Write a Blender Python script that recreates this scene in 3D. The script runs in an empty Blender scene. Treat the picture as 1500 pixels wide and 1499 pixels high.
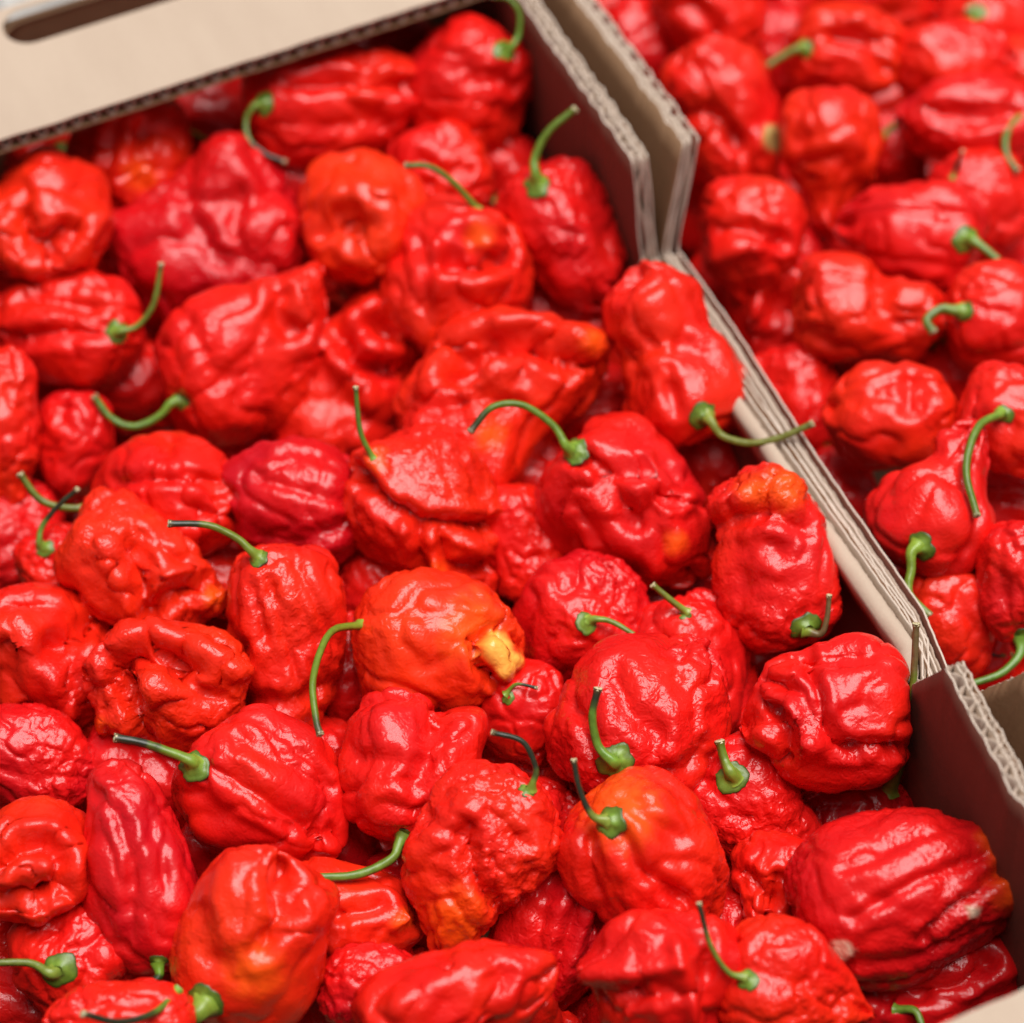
import bpy, math, random
import numpy as np
from mathutils import Vector

# ------------------------------------------------------------------ camera
FPX = 4500.0            # focal length in photograph pixels (photo is 1500 px wide)
PITCH, YAW, ROLL = math.radians(50.067), math.radians(23.0245), math.radians(2.1486)
AIM = np.array([-0.0848, 0.0, 0.0])
DIST = FPX / 4700.0
fw = np.array([math.sin(YAW)*math.cos(PITCH), math.cos(YAW)*math.cos(PITCH), -math.sin(PITCH)])
r0 = np.array([math.cos(YAW), -math.sin(YAW), 0.0]); d0 = np.cross(fw, r0)
rt = r0*math.cos(ROLL) + d0*math.sin(ROLL); dn = -r0*math.sin(ROLL) + d0*math.cos(ROLL)
EYE = AIM - fw*DIST
def at_z(x, y, z):
    """the point of the horizontal plane z seen at photo pixel x, y"""
    v = fw + rt*(x-750)/FPX + dn*(y-749.5)/FPX
    return EYE + v*((z-EYE[2])/v[2])

sc = bpy.context.scene
cd = bpy.data.cameras.new('camera'); cam = bpy.data.objects.new('camera', cd)
sc.collection.objects.link(cam); sc.camera = cam
from mathutils import Matrix
cam.matrix_world = Matrix(((rt[0], -dn[0], -fw[0], EYE[0]), (rt[1], -dn[1], -fw[1], EYE[1]), (rt[2], -dn[2], -fw[2], EYE[2]), (0, 0, 0, 1)))
cd.sensor_width = 36; cd.lens = FPX/1500*36; cd.clip_start = 0.05; cd.clip_end = 200
cd.dof.use_dof = True; cd.dof.focus_distance = 0.905; cd.dof.aperture_fstop = 6.0

# ------------------------------------------------------------------ light
SUN_EL, SUN_AZ = 79, 95          # azimuth measured from +Y towards +X
w = bpy.data.worlds.new('World'); sc.world = w; w.use_nodes = True
nt = w.node_tree; nt.nodes.clear()
sky = nt.nodes.new('ShaderNodeTexSky'); sky.sky_type = 'NISHITA'; sky.sun_disc = False
sky.sun_elevation = math.radians(SUN_EL); sky.sun_rotation = math.radians(SUN_AZ)
sky.air_density = 1.0; sky.dust_density = 4.0; sky.ozone_density = 1.0
hs = nt.nodes.new('ShaderNodeHueSaturation'); hs.inputs['Saturation'].default_value = 0.22   # overcast: grey, not blue
bg = nt.nodes.new('ShaderNodeBackground'); bg.inputs['Strength'].default_value = 0.05
wo = nt.nodes.new('ShaderNodeOutputWorld')
nt.links.new(sky.outputs[0], hs.inputs['Color']); nt.links.new(hs.outputs[0], bg.inputs['Color']); nt.links.new(bg.outputs[0], wo.inputs['Surface'])
ld = bpy.data.lights.new('sun', 'SUN'); ld.energy = 5.0; ld.angle = math.radians(50); ld.color = (1, 0.975, 0.95)
sun = bpy.data.objects.new('sun', ld); sc.collection.objects.link(sun)
sd = Vector((math.sin(math.radians(SUN_AZ))*math.cos(math.radians(SUN_EL)), math.cos(math.radians(SUN_AZ))*math.cos(math.radians(SUN_EL)), math.sin(math.radians(SUN_EL))))
sun.rotation_euler = sd.to_track_quat('Z', 'Y').to_euler()
vs = sc.view_settings; vs.view_transform = 'Standard'; vs.look = 'None'; vs.gamma = 1; vs.use_curve_mapping = False
vs.exposure = -0.04

# ------------------------------------------------------------------ materials
def mat(name):
    m = bpy.data.materials.new(name); m.use_nodes = True
    t = m.node_tree; t.nodes.clear()
    o = t.nodes.new('ShaderNodeOutputMaterial'); p = t.nodes.new('ShaderNodeBsdfPrincipled')
    t.links.new(p.outputs[0], o.inputs['Surface'])
    return m, t, p
def node(t, typ, **kw):
    n = t.nodes.new(typ)
    for k, v in kw.items():
        if k in n.inputs: n.inputs[k].default_value = v
        else: setattr(n, k, v)
    return n

# pepper skin: colour and roughness of relief come with each pepper as vertex attributes
PEP, t, p = mat('pepper_skin')
tc = node(t, 'ShaderNodeTexCoord')
ca = node(t, 'ShaderNodeAttribute', attribute_name='skin')
wa = node(t, 'ShaderNodeAttribute', attribute_name='relief')
n1 = node(t, 'ShaderNodeTexNoise', Scale=140.0, Detail=3.0)
mixc = node(t, 'ShaderNodeMixRGB', blend_type='MULTIPLY'); mixc.inputs[0].default_value = 0.35
rp = node(t, 'ShaderNodeValToRGB'); rp.color_ramp.elements[0].color = (0.72, 0.5, 0.5, 1); rp.color_ramp.elements[1].color = (1.1, 1.25, 1.1, 1)
rp.color_ramp.elements[0].position = 0.3; rp.color_ramp.elements[1].position = 0.7
t.links.new(tc.outputs['Object'], n1.inputs['Vector']); t.links.new(n1.outputs[0], rp.inputs[0])
t.links.new(ca.outputs['Color'], mixc.inputs[1]); t.links.new(rp.outputs[0], mixc.inputs[2]); t.links.new(mixc.outputs[0], p.inputs['Base Color'])
nb = node(t, 'ShaderNodeTexNoise', Scale=460.0, Detail=1.0, Distortion=0.8)
nb2 = node(t, 'ShaderNodeTexNoise', Scale=900.0, Detail=1.0)
t.links.new(tc.outputs['Object'], nb.inputs['Vector']); t.links.new(tc.outputs['Object'], nb2.inputs['Vector'])
b1 = node(t, 'ShaderNodeBump', Distance=0.0013); b2 = node(t, 'ShaderNodeBump', Distance=0.0003, Strength=0.30)
t.links.new(nb.outputs[0], b1.inputs['Height']); t.links.new(wa.outputs['Fac'], b1.inputs['Strength'])
t.links.new(nb2.outputs[0], b2.inputs['Height']); t.links.new(b1.outputs[0], b2.inputs['Normal'])
t.links.new(b2.outputs[0], p.inputs['Normal'])
nr = node(t, 'ShaderNodeTexNoise', Scale=90.0); mr = node(t, 'ShaderNodeMapRange'); mr.inputs[3].default_value = 0.22; mr.inputs[4].default_value = 0.40
t.links.new(tc.outputs['Object'], nr.inputs['Vector']); t.links.new(nr.outputs[0], mr.inputs[0]); t.links.new(mr.outputs[0], p.inputs['Roughness'])
p.inputs['Specular IOR Level'].default_value = 0.33
p.inputs['Coat Weight'].default_value = 0.2; p.inputs['Coat Roughness'].default_value = 0.12
t.links.new(b2.outputs[0], p.inputs['Coat Normal'])

STEM, t, p = mat('stem_skin')
ca = node(t, 'ShaderNodeAttribute', attribute_name='skin'); tc = node(t, 'ShaderNodeTexCoord')
n1 = node(t, 'ShaderNodeTexNoise', Scale=500.0, Detail=3.0)
rp = node(t, 'ShaderNodeValToRGB'); rp.color_ramp.elements[0].color = (0.62, 0.62, 0.6, 1); rp.color_ramp.elements[1].color = (1.2, 1.2, 1.2, 1)
mixc = node(t, 'ShaderNodeMixRGB', blend_type='MULTIPLY'); mixc.inputs[0].default_value = 0.7
t.links.new(tc.outputs['Object'], n1.inputs['Vector']); t.links.new(n1.outputs[0], rp.inputs[0])
t.links.new(ca.outputs['Color'], mixc.inputs[1]); t.links.new(rp.outputs[0], mixc.inputs[2]); t.links.new(mixc.outputs[0], p.inputs['Base Color'])
bb = node(t, 'ShaderNodeBump', Distance=0.0003, Strength=0.5); t.links.new(n1.outputs[0], bb.inputs['Height']); t.links.new(bb.outputs[0], p.inputs['Normal'])
p.inputs['Roughness'].default_value = 0.38

def card_mat(name, c0, c1, stripes=0.0):
    m, t, p = mat(name)
    tc = node(t, 'ShaderNodeTexCoord')
    mp = node(t, 'ShaderNodeMapping'); mp.inputs['Scale'].default_value = (1, 0.25, 1)
    n1 = node(t, 'ShaderNodeTexNoise', Scale=60.0, Detail=6.0, Roughness=0.65)
    n2 = node(t, 'ShaderNodeTexNoise', Scale=900.0, Detail=3.0)
    mx = node(t, 'ShaderNodeMixRGB'); mx.inputs[0].default_value = 0.4
    rp = node(t, 'ShaderNodeValToRGB'); rp.color_ramp.elements[0].color = (*c0, 1); rp.color_ramp.elements[1].color = (*c1, 1)
    rp.color_ramp.elements[0].position = 0.3; rp.color_ramp.elements[1].position = 0.7
    t.links.new(tc.outputs['Object'], mp.inputs[0]); t.links.new(mp.outputs[0], n1.inputs['Vector']); t.links.new(tc.outputs['Object'], n2.inputs['Vector'])
    t.links.new(n1.outputs[0], mx.inputs[1]); t.links.new(n2.outputs[0], mx.inputs[2]); t.links.new(mx.outputs[0], rp.inputs[0])
    t.links.new(rp.outputs[0], p.inputs['Base Color'])
    bb = node(t, 'ShaderNodeBump', Distance=0.0002, Strength=0.4); t.links.new(n2.outputs[0], bb.inputs['Height']); t.links.new(bb.outputs[0], p.inputs['Normal'])
    p.inputs['Roughness'].default_value = 0.75
    p.inputs['Specular IOR Level'].default_value = 0.3
    return m
KRAFT = card_mat('kraft_liner', (0.21, 0.112, 0.056), (0.28, 0.155, 0.082))
INNER_BOUNCE = card_mat('inner_liner_red_bounce', (0.15, 0.050, 0.033), (0.20, 0.070, 0.046))  # kraft with shade and the peppers' red bounce light put into its colour
TORN = card_mat('torn_paper_edge', (0.50, 0.40, 0.32), (0.60, 0.50, 0.42))
PALE = card_mat('pale_liner', (0.40, 0.30, 0.225), (0.46, 0.355, 0.27))
FLUTE = card_mat('flute_paper', (0.34, 0.25, 0.19), (0.45, 0.35, 0.28))
GRAV, t, p = mat('gravel')
tc = node(t, 'ShaderNodeTexCoord'); vo = node(t, 'ShaderNodeTexVoronoi', Scale=70.0)
rp = node(t, 'ShaderNodeValToRGB'); rp.color_ramp.elements[0].color = (0.16, 0.15, 0.14, 1); rp.color_ramp.elements[1].color = (0.5, 0.48, 0.45, 1)
t.links.new(tc.outputs['Object'], vo.inputs['Vector']); t.links.new(vo.outputs['Color'], rp.inputs[0]); t.links.new(rp.outputs[0], p.inputs['Base Color'])
bb = node(t, 'ShaderNodeBump', Distance=0.01, Strength=0.8); t.links.new(vo.outputs['Distance'], bb.inputs['Height']); t.links.new(bb.outputs[0], p.inputs['Normal'])
p.inputs['Roughness'].default_value = 0.9

# ------------------------------------------------------------------ helpers
COL = sc.collection
def mesh_obj(name, V, F, m, parent=None, smooth=True, attrs=None, loc=(0, 0, 0)):
    me = bpy.data.meshes.new(name)
    V = np.asarray(V, dtype=np.float32); F = np.asarray(F, dtype=np.int32)
    me.vertices.add(len(V)); me.vertices.foreach_set('co', V.ravel())
    k = F.shape[1]
    me.loops.add(F.size); me.loops.foreach_set('vertex_index', F.ravel())
    me.polygons.add(len(F)); me.polygons.foreach_set('loop_start', np.arange(0, F.size, k, dtype=np.int32))
    me.polygons.foreach_set('loop_total', np.full(len(F), k, dtype=np.int32))
    me.polygons.foreach_set('use_smooth', np.full(len(F), smooth))
    for an, (typ, data) in (attrs or {}).items():
        a = me.attributes.new(an, typ, 'POINT')
        a.data.foreach_set('color' if typ == 'FLOAT_COLOR' else 'value', np.asarray(data, dtype=np.float32).ravel())
    me.update(); me.validate()
    me.materials.append(m)
    o = bpy.data.objects.new(name, me); COL.objects.link(o)
    if parent: o.parent = parent
    o.location = loc
    return o
def empty(name, loc, label, cat, group=None):
    o = bpy.data.objects.new(name, None); COL.objects.link(o); o.location = loc; o.empty_display_size = 0.01
    o['label'] = label; o['category'] = cat
    if group: o['group'] = group
    return o
def grid_faces(nr, nc, wrap):
    i, j = np.meshgrid(np.arange(nr-1), np.arange(nc if wrap else nc-1), indexing='ij')
    a = i*nc + j; b = i*nc + (j+1) % nc; c = (i+1)*nc + (j+1) % nc; d = (i+1)*nc + j
    return np.stack([a, b, c, d], -1).reshape(-1, 4)
rng0 = np.random.RandomState(7)
PERM = np.concatenate([rng0.permutation(256)]*3)
GR = rng0.normal(size=(256, 3)); GR /= np.linalg.norm(GR, axis=1)[:, None]
def perlin(P):
    P = np.asarray(P, dtype=np.float64); I = np.floor(P).astype(int); f = P - I; I &= 255
    u = f*f*f*(f*(f*6-15)+10); out = 0
    for dx in (0, 1):
        for dy in (0, 1):
            for dz in (0, 1):
                h = PERM[PERM[PERM[(I[..., 0]+dx) & 255] + ((I[..., 1]+dy) & 255)] + ((I[..., 2]+dz) & 255)]
                g = GR[h]; v = (g*(f-np.array([dx, dy, dz]))).sum(-1)
                wt = (u[..., 0] if dx else 1-u[..., 0])*(u[..., 1] if dy else 1-u[..., 1])*(u[..., 2] if dz else 1-u[..., 2])
                out = out + v*wt
    return out*1.6
def cr_spline(pts, n):
    """Catmull-Rom through pts, n samples even in arc length"""
    P = np.asarray(pts, float)
    if len(P) == 2: P = np.array([P[0], (P[0]+P[1])/2, P[1]])
    E = np.vstack([2*P[0]-P[1], P, 2*P[-1]-P[-2]]); out = []
    for k in range(1, len(E)-2):
        s = np.linspace(0, 1, 24, endpoint=False)[:, None]; a, b, c, d = E[k-1:k+3]
        out.append(0.5*((2*b)+(-a+c)*s+(2*a-5*b+4*c-d)*s*s+(-a+3*b-3*c+d)*s**3))
    out = np.vstack(out+[P[-1:]]); L = np.r_[0, np.cumsum(np.linalg.norm(np.diff(out, axis=0), axis=1))]
    q = np.linspace(0, L[-1], n)
    return np.stack([np.interp(q, L, out[:, k]) for k in range(out.shape[1])], 1)

# ------------------------------------------------------------------ ground and boxes
H = 0.040                       # raised corners and flaps stand this far above the low middle of a side wall
ZB = -0.13                       # bottom of the boxes
def slab_outline(name, outline, th, m, parent, holes=(), frame=None):
    """flat board: polygon (u,v) extruded by th; frame maps (u,v,w) to xyz; holes are closed outlines"""
    import bmesh
    from mathutils.geometry import tessellate_polygon
    loops = [[Vector((u, v, 0)) for u, v in outline]] + [[Vector((u, v, 0)) for u, v in h] for h in holes]
    tris = tessellate_polygon(loops); flat = [v for l in loops for v in l]; n = len(flat)
    f = frame or (lambda u, v, w: (u, v, w))
    V = [f(v.x, v.y, 0) for v in flat] + [f(v.x, v.y, -th) for v in flat]
    bm = bmesh.new(); bv = [bm.verts.new(v) for v in V]
    for a, b, c in tris:
        bm.faces.new((bv[a], bv[b], bv[c])); bm.faces.new((bv[c+n], bv[b+n], bv[a+n]))
    k = 0
    for l in loops:
        for i in range(len(l)):
            a, b = k+i, k+(i+1) % len(l); bm.faces.new((bv[a], bv[b], bv[b+n], bv[a+n]))
        k += len(l)
    bmesh.ops.recalc_face_normals(bm, faces=bm.faces)
    me = bpy.data.meshes.new(name); bm.to_mesh(me); bm.free(); me.materials.append(m)
    o = bpy.data.objects.new(name, me); COL.objects.link(o); o.parent = parent
    return o

gnd = mesh_obj('ground', [(-40, -40, ZB-0.004), (40, -40, ZB-0.004), (40, 40, ZB-0.004), (-40, 40, ZB-0.004)], [(0, 1, 2, 3)], GRAV, smooth=False)
gnd['kind'] = 'structure'

def corrugated(parent, name, xpos, ya, yb, ztop, sgn, crush, seed):
    """side wall of double-wall board running along y: three liners with two fluted sheets between.
    xpos(y,z) inner face, sgn=+1 when the board thickens towards +x, ztop(y) the cut outline, crush(y) 0..1 flattens the flutes"""
    r = np.random.RandomState(seed)
    ys = np.arange(ya, yb, 0.00055)
    top = np.array([ztop(y) for y in ys]); cz = np.array([crush(y) for y in ys])
    def sheet(nm, off, m, rough, parent, drop=0.0):
        nz = [0, 0.6, 0.85, 0.95, 1.0]
        jag = 1.6*rough*(1-.6*cz)*(perlin(np.stack([ys*900, ys*0+seed, ys*0+off.mean()*9000], 1)) + 0.8*perlin(np.stack([ys*260, ys*0+seed+5, ys*0+off.mean()*7000], 1)))
        V = []
        for q in nz:
            z = ZB+0.001 + (top+jag-drop*cz-ZB-0.001)*q
            lean = 0.0009*perlin(np.stack([ys*180, ys*0+seed+9, ys*0+.3], 1))*(q**6)*(1-.75*cz)
            x = np.array([xpos(y, zz) for y, zz in zip(ys, z)]) + sgn*off + lean
            V.append(np.stack([x, ys, z], 1))
        o = mesh_obj(nm, np.vstack(V), grid_faces(len(nz), len(ys), False), m, parent)
        s = o.modifiers.new('paper', 'SOLIDIFY'); s.thickness = 0.0006; s.offset = 0; o.data.materials.append(FLUTE if nm == 'flute' else TORN); s.material_offset_rim = 1
        return o
    one = np.ones_like(ys)
    base = sheet(name, 0.0*one, INNER_BOUNCE, 0.00035, parent)
    sheet('liner', 0.0034*one, PALE, 0.0004, base); sheet('liner', 0.0054*one, KRAFT, 0.00045, base)
    ph = 2*np.pi*ys/0.0072 + 2.4*perlin(np.stack([ys*70, ys*0+seed, ys*0], 1))
    wv = np.sin(ph) + 0.22*np.sin(2*ph+0.7) + 0.55*perlin(np.stack([ys*230, ys*0+seed+4, ys*0], 1)); wv = np.sign(wv)*np.abs(wv)**0.75; wv = np.clip(wv*1.05, -1.05, 1.05)
    sheet('flute', 0.0017+0.00138*wv*(1-0.93*cz), FLUTE, 0.0007, base, 0.0018)
    ph2 = 2*np.pi*ys/0.0050 + 2.6*perlin(np.stack([ys*70, ys*0+seed+2, ys*0], 1))
    sheet('flute', 0.0044+0.0008*np.sin(ph2)*(1-0.9*cz), FLUTE, 0.0006, base, 0.0018)
    return base

Y_BACK, Y_FRONT = 0.2500, -0.312   # outer back and front of the boxes
FAR_T, FAR_B, NEAR_B, NEAR_T = 0.0875, 0.0795, -0.113, -0.1362
def ztop(y):
    if y > FAR_T or y < NEAR_T: return H
    if y > FAR_B: return H*(y-FAR_B)/(FAR_T-FAR_B)
    if y < NEAR_B: return H*(NEAR_B-y)/(NEAR_B-NEAR_T)
    return 0.0
def crush(y): return 1.0 if FAR_B-0.002 > y > NEAR_B+0.002 else 0.0
def bow(y): return float(np.interp(y, [-0.3, -0.18, -0.136, -0.12, -0.10, -0.02, 0.07, 0.1, 0.2], [-0.018, -0.0165, -0.0118, -0.0100, 0.0012, 0.0006, -0.0006, 0.0, 0.0]))
def bow_right(y): return float(np.interp(y, [-0.3, -0.18, -0.136, -0.12, -0.09, -0.02, 0.04, 0.08, 0.3], [0.001, 0.0015, 0.0035, 0.005, 0.0108, 0.0112, 0.0135, 0.0130, 0.0115]))

def folded_strip(parent, seed):
    """pale liner folded over the low part of the cut wall"""
    ys = np.arange(NEAR_B+0.001, FAR_B+0.001, 0.002); V = []
    x0 = np.interp(ys, [-0.11, -0.02, 0.06, 0.08], [-0.0046, -0.0038, -0.0020, -0.0008]); x1 = 0.0006
    prof = [(0.6, -0.012), (0.06, -0.004), (0.0, -0.0015), (0.06, 0.0), (0.5, 0.0010), (0.92, 0.0012), (1.0, 0.0006), (1.0, -0.004)]
    for k, (xf, z) in enumerate(prof):
        x = x0+(x1-x0)*xf
        jx = 0.0006*perlin(np.stack([ys*70, ys*0+seed, ys*0+k*0.35], 1)); jz = 0.0005*perlin(np.stack([ys*110, ys*0+seed+3, ys*0+k*0.3], 1))
        V.append(np.stack([np.array([bow(y) for y in ys])+x+jx, ys, z+jz], 1))
    o = mesh_obj('folded_edge', np.vstack(V), grid_faces(len(prof), len(ys), False), PALE, parent)
    s = o.modifiers.new('paper', 'SOLIDIFY'); s.thickness = 0.0004; s.offset = 0

def rounded(cx, cy, lx, ly, r, n=8):
    out = []
    for sx, sy, a0 in ((1, 1, 0), (-1, 1, 90), (-1, -1, 180), (1, -1, 270)):
        for k in range(n+1):
            a = math.radians(a0+90*k/n); out.append((cx+sx*(lx/2-r)+r*math.cos(a), cy+sy*(ly/2-r)+r*math.sin(a)))
    return out

def box_flap(parent, xa, xb, y0, y1, free, slot, seed):
    """flap lying level over the end of the box: two liners with flutes showing at the free edge"""
    z = H
    edge = [(x, free + 0.0005*float(perlin(np.array([x*120, seed, 0.3])))) for x in np.linspace(xa, xb, 120)]
    back = y1 if abs(y1-free) > abs(y0-free) else y0
    outline = edge + [(xb, back), (xa, back)]
    o = slab_outline('end_flap', outline, 0.0005, PALE, parent, holes=[slot] if slot else (), frame=lambda u, v, w: (u, v, z+w))
    o2 = slab_outline('liner', outline, 0.0005, KRAFT, o, holes=[slot] if slot else (), frame=lambda u, v, w: (u, v, z-0.0056+w))
    xs = np.arange(xa, xb, 0.0005); ph = 2*np.pi*xs/0.0062
    zz = z-0.0031+0.0023*np.sin(ph)
    dy = np.array([np.interp(x, [e[0] for e in edge], [e[1] for e in edge]) for x in xs])
    inn = 0.012 if back > free else -0.012
    V = np.vstack([np.stack([xs, dy+0.0004*np.sign(inn), zz], 1), np.stack([xs, dy+inn, zz], 1)])
    f = mesh_obj('flute', V, grid_faces(2, len(xs), False), FLUTE, o)
    s = f.modifiers.new('paper', 'SOLIDIFY'); s.thickness = 0.0004; s.offset = 0
    return o

def board(parent, name, x0, x1, y0, y1, z0, z1, m=KRAFT):
    V = [(x0, y0, z0), (x1, y0, z0), (x1, y1, z0), (x0, y1, z0), (x0, y0, z1), (x1, y0, z1), (x1, y1, z1), (x0, y1, z1)]
    return mesh_obj(name, V, [(0, 3, 2, 1), (4, 5, 6, 7), (0, 1, 5, 4), (1, 2, 6, 5), (2, 3, 7, 6), (3, 0, 4, 7)], m, parent, smooth=False)

XL = float(at_z(-3, 1492, H)[0])   # left wall of the left box just enters the picture at the lower left corner
boxL = empty('cardboard_box', (0, 0, 0), 'open brown corrugated cardboard box with slotted flap, filling the left and middle', 'box', 'cardboard boxes of peppers')
boxR = empty('cardboard_box', (0, 0, 0), 'second brown cardboard box, cut off by the right edge, full of blurred peppers', 'box', 'cardboard boxes of peppers')
corrugated(boxL, 'side_wall', lambda y, z: bow(y), Y_FRONT+0.008, Y_BACK-0.008, ztop, 1, crush, 3)
corrugated(boxL, 'side_wall', lambda y, z: XL, Y_FRONT+0.008, Y_BACK-0.008, ztop, -1, crush, 11)
folded_strip(boxL, 4)
rx = lambda y, z: bow_right(y) + max(0.0, z)*0.27
corrugated(boxR, 'side_wall', rx, Y_FRONT+0.008, Y_BACK-0.008, lambda y: ztop(y+0.011 if y < 0 else y), -1, lambda y: crush(y+0.011 if y < 0 else y), 21)
slot = rounded(-0.1045, 0.2378, 0.121, 0.0185, 0.009)
board(boxL, 'end_wall', XL-0.0066, 0.0056, Y_BACK-0.0025, Y_BACK-0.0005, ZB, H-0.0062, KRAFT)
board(boxL, 'end_wall', XL-0.0066, -0.0115, Y_FRONT+0.001, Y_FRONT+0.007, ZB, H-0.008)
board(boxL, 'base', XL+0.001, -0.0195, Y_FRONT+0.009, Y_BACK-0.009, ZB, ZB+0.006)
box_flap(boxL, XL-0.004, -0.002, 0.188, Y_BACK, 0.188, slot, 1)
box_flap(boxL, XL-0.004, -0.020, Y_FRONT, -0.2355, -0.2355, None, 2)
XR = 0.34
board(boxR, 'end_wall', 0.0085, XR, Y_BACK-0.007, Y_BACK-0.001, ZB, H-0.008)
board(boxR, 'end_wall', -0.004, XR, Y_FRONT+0.001, Y_FRONT+0.007, ZB, H-0.008)
board(boxR, 'side_wall', XR+0.001, XR+0.007, Y_FRONT+0.001, Y_BACK-0.001, ZB, H-0.008)
board(boxR, 'base', 0.026, XR-0.001, Y_FRONT+0.009, Y_BACK-0.009, ZB, ZB+0.006)

# ------------------------------------------------------------------ peppers
PROF = {
 'bell':    [(.05,0),(0,.22),(.03,.6),(.16,.9),(.36,1),(.6,.95),(.8,.76),(.94,.46),(1,.17),(.99,0)],
 'lantern': [(.05,0),(0,.22),(.03,.55),(.15,.88),(.33,1),(.52,.9),(.72,.63),(.87,.36),(.96,.17),(1,.06),(1,0)],
 'ball':    [(.05,0),(0,.28),(.06,.7),(.24,.96),(.5,1),(.75,.92),(.93,.62),(1,.25),(.98,0)],
 'peanut':  [(.05,0),(0,.25),(.05,.72),(.2,1),(.38,.96),(.55,.76),(.7,.72),(.85,.74),(.96,.5),(1,.2),(.99,0)],
 'long':    [(.04,0),(0,.25),(.04,.68),(.15,.93),(.35,1),(.58,.92),(.78,.77),(.92,.5),(.99,.2),(1,0)],
 'scorp':   [(.05,0),(0,.25),(.03,.6),(.15,.92),(.33,1),(.52,.9),(.66,.62),(.76,.46),(.86,.44),(.95,.28),(1,.08),(1,0)],
 'crown':   [(.05,0),(0,.25),(.03,.6),(.2,.92),(.45,1),(.7,.97),(.88,.82),(.97,.58),(.93,.33),(.84,.13),(.82,0)],
}
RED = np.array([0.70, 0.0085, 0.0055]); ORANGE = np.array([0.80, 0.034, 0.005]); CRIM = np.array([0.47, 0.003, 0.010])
C_OR = (0.92, 0.082, 0.006); C_YE = (0.92, 0.42, 0.07); C_PALE = (0.75, 0.50, 0.36); C_TAN = (0.42, 0.30, 0.10)
PEPS = []
def P(label, cx, cy, L, W, ang, tilt=0, ly=0, hue=0, sh='bell', n=3, gd=.16, cr=.055, wr=2.2, tw=.3, stem=None, st=(), gr=(), sp=(), box='L', res=1.0, flat=.95, bend=0, dz=0):
    PEPS.append(dict(label=label, cx=cx, cy=cy, L=L*(1.07 if ly < 1 else 1.12), W=W*(1.07 if ly < 1 else 1.12), ang=ang, tilt=tilt, ly=ly, hue=hue, sh=sh, n=n, gd=gd, cr=cr, wr=wr, tw=tw, stem=stem, st=st, gr=gr, sp=sp, box=box, res=res, flat=flat, bend=bend, dz=dz))
def S(pts, w=10, c=18, d=1.1, lift=.25, col=None): return dict(p=pts, w=w, c=c, d=d, lift=lift, col=col)

# --- left box, back to front
P('red two-lobed pepper with stem curling down, nearest the slotted flap', 487,148, 238,178, -4, hue=.12, n=3, gd=.05, stem=S([(386,163),(368,186),(372,215),(395,236),(425,248)], w=9, c=19, d=.6), st=[(-20,9,(425,134),(500,131),(605,133)),(-8,12,(400,195),(480,195),(560,185)),(-10,14,(530,85),(545,120))], gr=[(585,105,605,105,30),(585,155,608,155,22)], dz=.02)
P('plump red pepper in the far corner, its stem standing against the side wall', 692,130, 182,168, 122, hue=-.05, sh='ball', n=3, gd=.14, stem=S([(744,88),(760,62),(760,32),(745,14),(722,10)], w=9, c=20), st=[(-10,12,(680,110),(705,135),(735,130)),(-10,10,(700,160),(750,170))], dz=.02)
P('ribbed orange-red pepper under the flap edge, tip pointing down', 190,240, 165,168, 80, 22, ly=1, hue=.3, n=6, gd=.2, st=[(-10,8,(180,190),(165,280)),(-10,8,(215,190),(215,280))], sp=[(215,265,30)], dz=.034)
P('orange-red pepper with a U-shaped fold, at the left picture edge', 72,322, 178,166, 95, 35, hue=.4, sh='ball', gd=.12, wr=1.2, st=[(22,12,(4,310),(16,380),(60,398),(120,380),(147,325)),(-26,12,(40,325),(52,364),(85,370),(112,348)),(-10,10,(45,285),(62,330))], dz=.02)
P('large dark crimson wrinkled pepper behind the stem of its neighbour', 303,365, 262,215, 158, ly=1, hue=-.45, wr=5, cr=.07, n=4, st=[(-15,10,(275,290),(300,345),(330,385)),(-12,9,(360,290),(350,350))], gr=[(330,262,337,222,42),(195,335,165,325,25)], dz=.01)
P('red pepper, thin green stem rising to the right, far left', 97,481, 208,166, 186, hue=.1, n=3, gd=.18, wr=2.4, stem=S([(180,492),(212,482),(236,450),(247,394)], w=9, c=19, d=1.0), st=[(-16,10,(20,500),(100,492),(165,488)),(-8,10,(40,440),(110,445),(160,465))])
P('red pepper with an upright horn and a stem hooking left', 352,525, 225,212, -22, hue=.18, n=3, wr=1.8, cr=.06, stem=S([(264,590),(240,612),(205,627),(172,615),(147,583)], w=12, c=16, lift=.1), st=[(-16,11,(418,435),(412,468),(432,492)),(8,10,(447,430),(455,480),(455,540)),(-9,12,(300,500),(330,560))], gr=[(385,455,390,430,32),(440,455,470,390,34)])
P('dull crimson pepper squeezed in behind the orange hollow one', 475,278, 160,125, 15, ly=2, hue=-.25, stem=S([(406,308),(396,312)], w=9, c=14), res=.75, dz=.02)
P('orange pepper with a deep hollow in its side', 530,322, 190,178, 75, 40, hue=.65, sh='ball', gd=.1, wr=1, st=[(-34,22,(488,345),(515,338)),(10,13,(565,290),(582,340),(560,395)),(-9,10,(520,250),(560,270))], dz=.02)
P('red wrinkled pepper above the crumpled bell, no stem in sight', 650,262, 145,138, 60, ly=1, hue=.1, wr=3, st=[(-12,8,(620,240),(650,260),(690,255))], res=.8, dz=.02)
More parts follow.
